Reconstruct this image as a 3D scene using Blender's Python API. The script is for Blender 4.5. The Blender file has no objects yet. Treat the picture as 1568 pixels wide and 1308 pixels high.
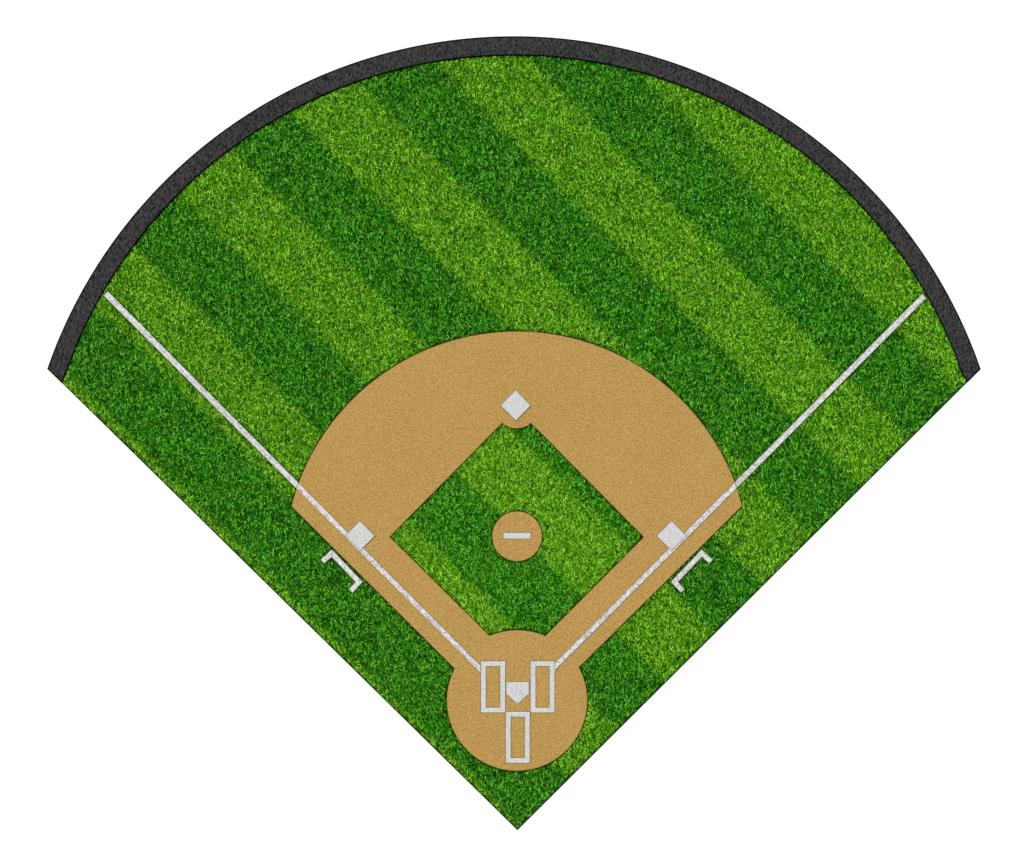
import bpy, math, numpy as np
S=0.08; CX,CY=784.0,654.0
rng=np.random.default_rng(7)
def W(p): return ((p[0]-CX)*S, (CY-p[1])*S)
scene=bpy.context.scene
scene.view_settings.view_transform='Standard'; scene.view_settings.look='None'; scene.view_settings.exposure=0

# ---------------- materials
def lin(c):
    return tuple(((v/255)/12.92 if v/255<=0.04045 else ((v/255+0.055)/1.055)**2.4) for v in c)
def N(nt,t,**kw):
    n=nt.nodes.new(t)
    for k,v in kw.items(): setattr(n,k,v)
    return n
def base_mat(name,rough=0.95):
    m=bpy.data.materials.new(name); m.use_nodes=True
    nt=m.node_tree; b=nt.nodes['Principled BSDF']
    b.inputs['Roughness'].default_value=rough
    b.inputs['Specular IOR Level'].default_value=0.05
    return m,nt,b
def coords(nt,scale=(1,1,1),rot=0):
    tc=N(nt,'ShaderNodeTexCoord'); mp=N(nt,'ShaderNodeMapping')
    mp.inputs['Scale'].default_value=scale; mp.inputs['Rotation'].default_value=(0,0,rot)
    nt.links.new(tc.outputs['Object'],mp.inputs['Vector']); return mp.outputs['Vector']
def noise(nt,vec,scale,detail=2,rough=0.6):
    n=N(nt,'ShaderNodeTexNoise'); n.inputs['Scale'].default_value=scale
    n.inputs['Detail'].default_value=detail; n.inputs['Roughness'].default_value=rough
    nt.links.new(vec,n.inputs['Vector']); return n.outputs['Fac']
def ramp(nt,fac,stops):
    r=N(nt,'ShaderNodeValToRGB'); e=r.color_ramp.elements
    while len(e)<len(stops): e.new(0.5)
    for i,(p,c) in enumerate(stops):
        e[i].position=p; e[i].color=(*c,1)
    nt.links.new(fac,r.inputs['Fac']); return r.outputs['Color']
def mixc(nt,a,b,fac,mode='MULTIPLY'):
    m=N(nt,'ShaderNodeMix',data_type='RGBA',blend_type=mode)
    if isinstance(fac,float): m.inputs[0].default_value=fac
    else: nt.links.new(fac,m.inputs[0])
    for s,i in ((a,6),(b,7)):
        if isinstance(s,tuple): m.inputs[i].default_value=(*s,1)
        else: nt.links.new(s,m.inputs[i])
    return m.outputs[2]
def bump(nt,b,h,st,d):
    n=N(nt,'ShaderNodeBump'); n.inputs['Strength'].default_value=st; n.inputs['Distance'].default_value=d
    nt.links.new(h,n.inputs['Height']); nt.links.new(n.outputs['Normal'],b.inputs['Normal'])
def sc(c,k): return tuple(min(1,v*k*t) for v,t in zip(c,(1.02,1.0,0.93)))
K=0.80
def grain_mat(name,dark,light,scale,streak=None,bs=0.3,lo=0.3,hi=0.7,big=None,detail=3):
    m,nt,b=base_mat(name)
    v=coords(nt,streak or (1,1,1))
    f=noise(nt,v,scale,detail,0.75)
    col=ramp(nt,f,[(lo,sc(lin(dark),K)),(hi,sc(lin(light),K))])
    if big:
        f2=noise(nt,coords(nt),big,3,0.6)
        col=mixc(nt,col,ramp(nt,f2,[(0.3,(0.97,0.97,0.97)),(0.7,(1.02,1.02,1.02))]),1.0)
    nt.links.new(col,b.inputs['Base Color'])
    bump(nt,b,f,bs,0.05)
    return m
def flat_mat(name,c):
    m,nt,b=base_mat(name); v=coords(nt); f=noise(nt,v,3.0)
    nt.links.new(ramp(nt,f,[(0.3,sc(lin(c),0.7)),(0.7,sc(lin(c),1.0))]),b.inputs['Base Color']); return m
M_dirt=grain_mat('clay_dirt',(156,120,58),(216,176,106),5.5,bs=0.4,lo=0.33,hi=0.67,big=0.12)
M_chalk=grain_mat('chalk_paint',(180,180,180),(240,240,240),5.5,bs=0.25)
M_line=grain_mat('chalk_line',(148,150,146),(246,246,246),4.0,bs=0.4,lo=0.34,hi=0.62)
M_wall=grain_mat('wall_padding',(8,8,8),(88,88,88),4.2,streak=(1.7,0.6,1),bs=0.45,lo=0.34,hi=0.74,detail=2)
M_edge=flat_mat('cut_edge_soil',(46,52,14))
M_soil=flat_mat('cut_edge_clay',(92,74,30))
M_black=flat_mat('black_trim',(8,8,8))
M_grey=flat_mat('grey_trim',(118,112,100))
m,nt,b=base_mat('white_ground'); f=noise(nt,coords(nt),0.5)
nt.links.new(ramp(nt,f,[(0.3,(0.93,0.93,0.93)),(0.7,(0.95,0.95,0.95))]),b.inputs['Base Color']); M_ground=m

def grass_mat(name,blades):
    m,nt,b=base_mat(name,0.8)
    tc=N(nt,'ShaderNodeTexCoord'); sp=N(nt,'ShaderNodeSeparateXYZ'); nt.links.new(tc.outputs['Object'],sp.inputs[0])
    def math_(op,a,b_=None,clamp=False):
        n=N(nt,'ShaderNodeMath',operation=op); n.use_clamp=clamp
        for s,i in ((a,0),(b_,1)):
            if s is None: continue
            if isinstance(s,(int,float)): n.inputs[i].default_value=s
            else: nt.links.new(s,n.inputs[i])
        return n.outputs[0]
    u=math_('ADD',sp.outputs['X'],sp.outputs['Y'])
    wob=math_('MULTIPLY',math_('SUBTRACT',noise(nt,coords(nt),2.0,3,0.7),0.5),1.2)
    u=math_('ADD',u,wob)
    ph=math_('MULTIPLY_ADD',u,2*math.pi/(297*S)); ph.node.inputs[2].default_value=2*math.pi*(CX-CY-200)/297
    c=math_('COSINE',ph)
    st=math_('MULTIPLY_ADD',c,-3.6,True); st.node.inputs[2].default_value=0.5   # 1 = light mowing band; the bent blades' differing reflection is put into the colour
    if blades:
        at=N(nt,'ShaderNodeAttribute',attribute_name='rnd'); r=at.outputs['Fac']
        at2=N(nt,'ShaderNodeAttribute',attribute_name='rnd2')
        dk=ramp(nt,r,[(0.0,lin((3,34,1))),(0.45,lin((20,90,5))),(0.8,lin((52,144,12))),(1.0,lin((124,208,56)))])
        lt=ramp(nt,r,[(0.0,lin((10,50,2))),(0.4,lin((54,120,5))),(0.8,lin((100,174,12))),(1.0,lin((170,230,70)))])
        col=mixc(nt,dk,lt,st,'MIX')
        yel=math_('GREATER_THAN',at2.outputs['Fac'],0.92)
        yel=math_('MULTIPLY',yel,0.25)
        col=mixc(nt,col,lin((150,160,50)),yel,'MIX')
    else:
        f=noise(nt,coords(nt),4.0,3,0.7)
        dk=ramp(nt,f,[(0.3,lin((2,24,1))),(0.7,lin((12,66,4)))])
        lt=ramp(nt,f,[(0.3,lin((7,36,2))),(0.7,lin((32,86,6)))])
        col=mixc(nt,dk,lt,st,'MIX')
    patch=ramp(nt,noise(nt,coords(nt),0.3,3,0.6),[(0.3,(0.87,0.86,0.87)),(0.7,(1.02,1.0,1.0))])
    col=mixc(nt,col,patch,1.0)
    nt.links.new(col,b.inputs['Base Color'])
    return m
M_turf=grass_mat('turf_base',False); M_blade=grass_mat('grass_blades',True)

# ---------------- helpers
def new_obj(name,me,mat,parent=None):
    me.materials.append(mat); o=bpy.data.objects.new(name,me); scene.collection.objects.link(o)
    if parent: o.parent=parent
    return o
def sheet(name,pts,z,mat,parent=None,h=0.0):
    P=[W(p) for p in pts]; n=len(P)
    area=sum(P[i][0]*P[(i+1)%n][1]-P[(i+1)%n][0]*P[i][1] for i in range(n))
    if area<0: P=P[::-1]
    v=[(x,y,z+h) for x,y in P]; f=[tuple(range(n))]
    if h>0:
        v+=[(x,y,z) for x,y in P]
        f+=[(i,i+n,(i+1)%n+n,(i+1)%n) for i in range(n)]
    me=bpy.data.meshes.new(name+'_mesh'); me.from_pydata(v,[],f); me.update()
    return new_obj(name,me,mat,parent)
def ring_strip(name,pts,w,z,mat,parent,closed=True):
    P=np.array([W(p) for p in pts]); n=len(P); hw=w*S/2
    v=[];f=[]
    for i in range(n):
        a=P[(i-1)%n] if (closed or i>0) else P[i]; c=P[(i+1)%n] if (closed or i<n-1) else P[i]
        d1=P[i]-a; d2=c-P[i]
        l1=np.linalg.norm(d1); l2=np.linalg.norm(d2)
        d1=d1/l1 if l1>0 else d2/l2
        d2=d2/l2 if l2>0 else d1
        t=d1+d2; t/=np.linalg.norm(t)+1e-9; nn=np.array([-t[1],t[0]])
        k=min(1.0/max(0.3,nn@np.array([-d1[1],d1[0]])),2.5)
        v+=[(*(P[i]+nn*hw*k),z),(*(P[i]-nn*hw*k),z)]
    for i in range(n if closed else n-1):
        j=(i+1)%n; f.append((2*i,2*i+1,2*j+1,2*j))
    me=bpy.data.meshes.new(name+'_mesh'); me.from_pydata(v,[],f); me.update()
    return new_obj(name,me,mat,parent)
def arc(c,r,a0,a1,n):
    return [(c[0]+r*math.cos(math.radians(a0+(a1-a0)*i/n)), c[1]-r*math.sin(math.radians(a0+(a1-a0)*i/n))) for i in range(n+1)]
def ang(c,p): return math.degrees(math.atan2(c[1]-p[1],p[0]-c[0]))
def rect(x0,y0,x1,y1): return [(x0,y0),(x1,y0),(x1,y1),(x0,y1)]

# ---------------- outlines
oc=(787,811.5)
L,R,A=(74,565),(1500,565),(792,1270)
outer=arc(oc,754.5,ang(oc,R),ang(oc,L),160)
Li,Ri=(94.5,585.1),(1481,583.9)
inner=arc(oc,727,ang(oc,Ri),ang(oc,Li),160)
inner[0]=Ri; inner[-1]=Li
field=inner+[A]
wall=outer+inner[::-1]
dc=(791,863.5); hc=(791.5,1072.5); hr=107.8
dl,dr=(446,775),(1136,775)
dirt=arc(dc,356.5,ang(dc,dr),ang(dc,dl),110); dirt[0]=dr; dirt[-1]=dl
hl,hrp=(695,1023),(888,1021)
ha0=ang(hc,hl); ha1=ang(hc,hrp)+360
dirt+= arc(hc,hr,ha0,ha1,90)
sb=(791,622)
dia=[(597,822)]+arc(sb,34.3,ang(sb,(769,648)),ang(sb,(813,648)),24)+[(985,822)]
dia+=arc(hc,hr+0.5,ang(hc,(835,972)),ang(hc,(749,972)),30)
mound=arc((791.5,821),38.5,0,360,72)[:-1]

# ---------------- ground
me=bpy.data.meshes.new('ground_mesh'); g=3000
me.from_pydata([(-g,-g,0),(g,-g,0),(g,g,0),(-g,g,0)],[],[(0,1,2,3)]); new_obj('ground',me,M_ground)

# ---------------- field sheets
turf=sheet('outfield_grass',field,0.0,M_turf,h=0.02)
ring_strip('turf_edge',[Li,A,Ri],1.3,0.17,M_edge,turf,closed=False)
wl=sheet('outfield_wall',wall,0.0,M_wall,h=0.16)
ring_strip('wall_edge_trim',wall,1.9,0.175,M_black,wl)
di=sheet('infield_dirt',dirt,0.03,M_dirt)
ring_strip('dirt_edge',dirt,0.9,0.14,M_edge,di)
ig=sheet('infield_grass',dia,0.04,M_turf)
ring_strip('infield_turf_edge',dia,0.9,0.17,M_edge,ig)
v=[];f=[];rings=8;nseg=72
mc=W((791.5,821)); mr=38.5*S
v.append((mc[0],mc[1],0.17))
for r in range(1,rings+1):
    t=r/rings
    for s in range(nseg):
        a=2*math.pi*s/nseg; v.append((mc[0]+mr*t*math.cos(a),mc[1]+mr*t*math.sin(a),0.06+0.11*(1-t*t)))
for s in range(nseg): f.append((0,1+s,1+(s+1)%nseg))
for r in range(rings-1):
    for s in range(nseg):
        a=1+r*nseg+s; b_=1+r*nseg+(s+1)%nseg; f.append((a,a+nseg,b_+nseg,b_))
me=bpy.data.meshes.new('mound_mesh'); me.from_pydata(v,[],f); me.update()
for p in me.polygons: p.use_smooth=True
mo=new_obj('pitchers_mound',me,M_dirt); ring_strip('mound_edge',mound,0.9,0.16,M_edge,mo)

masks=[]
def mark(name,pts,mat=M_chalk,z=0.12,h=0.03,ol=0.8,om=M_grey):
    o=sheet(name,pts,z,mat,h=h); ring_strip('border',pts,ol,z+h+0.006,om,o); return o
def frame(name,x0,y0,x1,y1,t=8.4):
    e=bpy.data.objects.new(name,None); scene.collection.objects.link(e)
    i=(x0+t,y0+t,x1-t,y1-t)
    o=rect(x0,y0,x1,y1); q=rect(*i)
    P=[W(p) for p in o]+[W(p) for p in q]
    me=bpy.data.meshes.new(name); z=0.045
    me.from_pydata([(x,y,z) for x,y in P],[],[(0,4,5,1),(1,5,6,2),(2,6,7,3),(3,7,4,0)]); me.update()
    new_obj('chalk_lines',me,M_chalk,e)
    ring_strip('outer_border',o,0.8,z+0.006,M_soil,e); ring_strip('inner_border',q,0.8,z+0.006,M_soil,e)
def polyline(pts,w):
    P=np.array(pts,float); Lh=[];Rh=[]
    for i in range(len(P)):
        d1=P[i]-P[i-1] if i>0 else P[1]-P[0]; d2=P[i+1]-P[i] if i<len(P)-1 else d1
        d1=d1/np.linalg.norm(d1); d2=d2/np.linalg.norm(d2); t=(d1+d2)/np.linalg.norm(d1+d2)
        n=np.array([-t[1],t[0]]); k=1/(n@np.array([-d1[1],d1[0]]))
        Lh.append(tuple(P[i]+n*k*w/2)); Rh.append(tuple(P[i]-n*k*w/2))
    return Lh+Rh[::-1]
fl=[(165.4,446.1),(158.8,452.7),(736,1030.4),(736,1019.4)]
fr=[(1411.6,450.2),(1418.0,456.7),(849.5,1026.4),(849.5,1015.4)]
mark('foul_line',fl,M_line,0.11,0.02,0.7); mark('foul_line',fr,M_line,0.11,0.02,0.7)
masks+=[fl,fr]
cb=[(494,860),(508,847),(550,891),(537,905)]
c1=polyline(cb,8); c2=polyline([(1582.5-x,y) for x,y in cb],8)
mark('coaches_box',c1,M_line,0.12,0.02,0.7); mark('coaches_box',c2,M_line,0.12,0.02,0.7); masks+=[c1,c2]
mark('base',[(789.5,597),(812.5,621),(790,644.5),(766.5,621)],z=0.10,h=0.06)
mark('base',[(1028,797.5),(1051,820.5),(1028,843),(1005,820.5)],z=0.10,h=0.06)
mark('base',[(551,797.5),(574,820.5),(552,843),(529,820.5)],z=0.10,h=0.06)
mark('pitching_rubber',rect(770.5,815.5,812.5,825),z=0.15,h=0.04)
mark('home_plate',[(775,1044),(810,1044),(810,1062),(792.5,1078),(775,1062)],z=0.03,h=0.04)
frame('batters_box',736,1012,774,1091.5); frame('batters_box',812,1012,849.5,1091.5); frame('catchers_box',774,1089.5,811.5,1168.5)
bpy.data.objects['catchers_box'].location.z=0.012

# ---------------- grass blades
def inside(poly,x,y):
    P=np.array(poly,float); c=np.zeros(x.shape,bool); n=len(P); j=n-1
    for i in range(n):
        xi,yi=P[i]; xj,yj=P[j]
        if yi!=yj:
            c^=((yi>y)!=(yj>y))&(x<(xj-xi)*(y-yi)/(yj-yi)+xi)
        j=i
    return c
def blades(name,poly,excl,count,z0,parent):
    P=np.array(poly); lo=P.min(0); hi=P.max(0)
    x=rng.uniform(lo[0],hi[0],count); y=rng.uniform(lo[1],hi[1],count)
    a=rng.uniform(0,2*math.pi,count); ln=rng.uniform(3.8,9.2,count)
    dx=np.cos(a)*0.85;dy=np.sin(a)*1.1
    ok=np.ones(count,bool)
    for t in (0,0.5,1):
        xx=x+dx*ln*t; yy=y+dy*ln*t
        ok&=inside(poly,xx,yy)
        for e in excl: ok&=~inside(e,xx,yy)
    x,y,ln,dx,dy=[q[ok] for q in (x,y,ln,dx,dy)]; n=len(x)
    w=rng.uniform(0.38,0.72,n)
    bend=rng.uniform(-1.3,1.3,n); mx=x+dx*ln*.45-dy*bend; my=y+dy*ln*.45+dx*bend
    V=np.empty((n,4,3))
    # blades with a brighter colour tend to sit higher than darker ones
    r1=rng.uniform(0,1,n)
    zb=z0+0.05*np.clip(0.45*r1+0.55*rng.uniform(0,1,n),0,1); rise=rng.uniform(0.0,0.075,n); roll=rng.uniform(-0.03,0.03,n)
    def put(k,px,py,z): V[:,k,0]=(px-CX)*S; V[:,k,1]=(CY-py)*S; V[:,k,2]=z
    put(0,x,y,zb); put(1,mx-dy*w,my+dx*w,zb+rise*.7+roll*.5+0.005); put(2,x+dx*ln,y+dy*ln,zb+rise); put(3,mx+dy*w,my-dx*w,zb+rise*.7-roll*.5+0.005)
    V[:,:,2]=np.maximum(V[:,:,2],z0)
    me=bpy.data.meshes.new(name+'_mesh'); me.vertices.add(n*4); me.vertices.foreach_set('co',V.ravel().astype(np.float32))
    me.loops.add(n*4); me.loops.foreach_set('vertex_index',np.arange(n*4,dtype=np.int32))
    me.polygons.add(n); me.polygons.foreach_set('loop_start',np.arange(0,n*4,4,dtype=np.int32))
    me.update(calc_edges=True)
    for nm,val in (('rnd',r1**1.15),('rnd2',rng.uniform(0,1,n))):
        at=me.attributes.new(nm,'FLOAT','FACE'); at.data.foreach_set('value',val.astype(np.float32))
    new_obj(name,me,M_blade,parent); print(name,n)
blades('grass_blades',field,[dirt]+masks,690000,0.025,turf)
blades('grass_blades',dia,[mound],71000,0.045,ig)

# ---------------- light
EL,AZ=math.radians(66),math.radians(-35)
w=bpy.data.worlds.new('World'); scene.world=w; w.use_nodes=True
nt=w.node_tree; bg=nt.nodes['Background']; sky=nt.nodes.new('ShaderNodeTexSky'); sky.sky_type='NISHITA'; sky.sun_disc=False
sky.sun_elevation=EL; sky.sun_rotation=AZ; nt.links.new(sky.outputs[0],bg.inputs[0]); bg.inputs[1].default_value=0.09
sd=bpy.data.lights.new('sun','SUN'); sd.energy=3.4; sd.angle=math.radians(0.5); sd.color=(1,0.97,0.92)
so=bpy.data.objects.new('sun',sd); scene.collection.objects.link(so)
from mathutils import Vector
dirv=Vector((math.sin(AZ)*math.cos(EL),math.cos(AZ)*math.cos(EL),math.sin(EL)))
so.rotation_euler=dirv.to_track_quat('Z','Y').to_euler(); so.location=dirv*80

# ---------------- camera
cd=bpy.data.cameras.new('camera'); H=200.0; cd.sensor_width=36; cd.lens=36*H/(1568*S); cd.clip_end=6000; cd.clip_start=1
co=bpy.data.objects.new('camera',cd); co.location=(0,0,H); scene.collection.objects.link(co); scene.camera=co
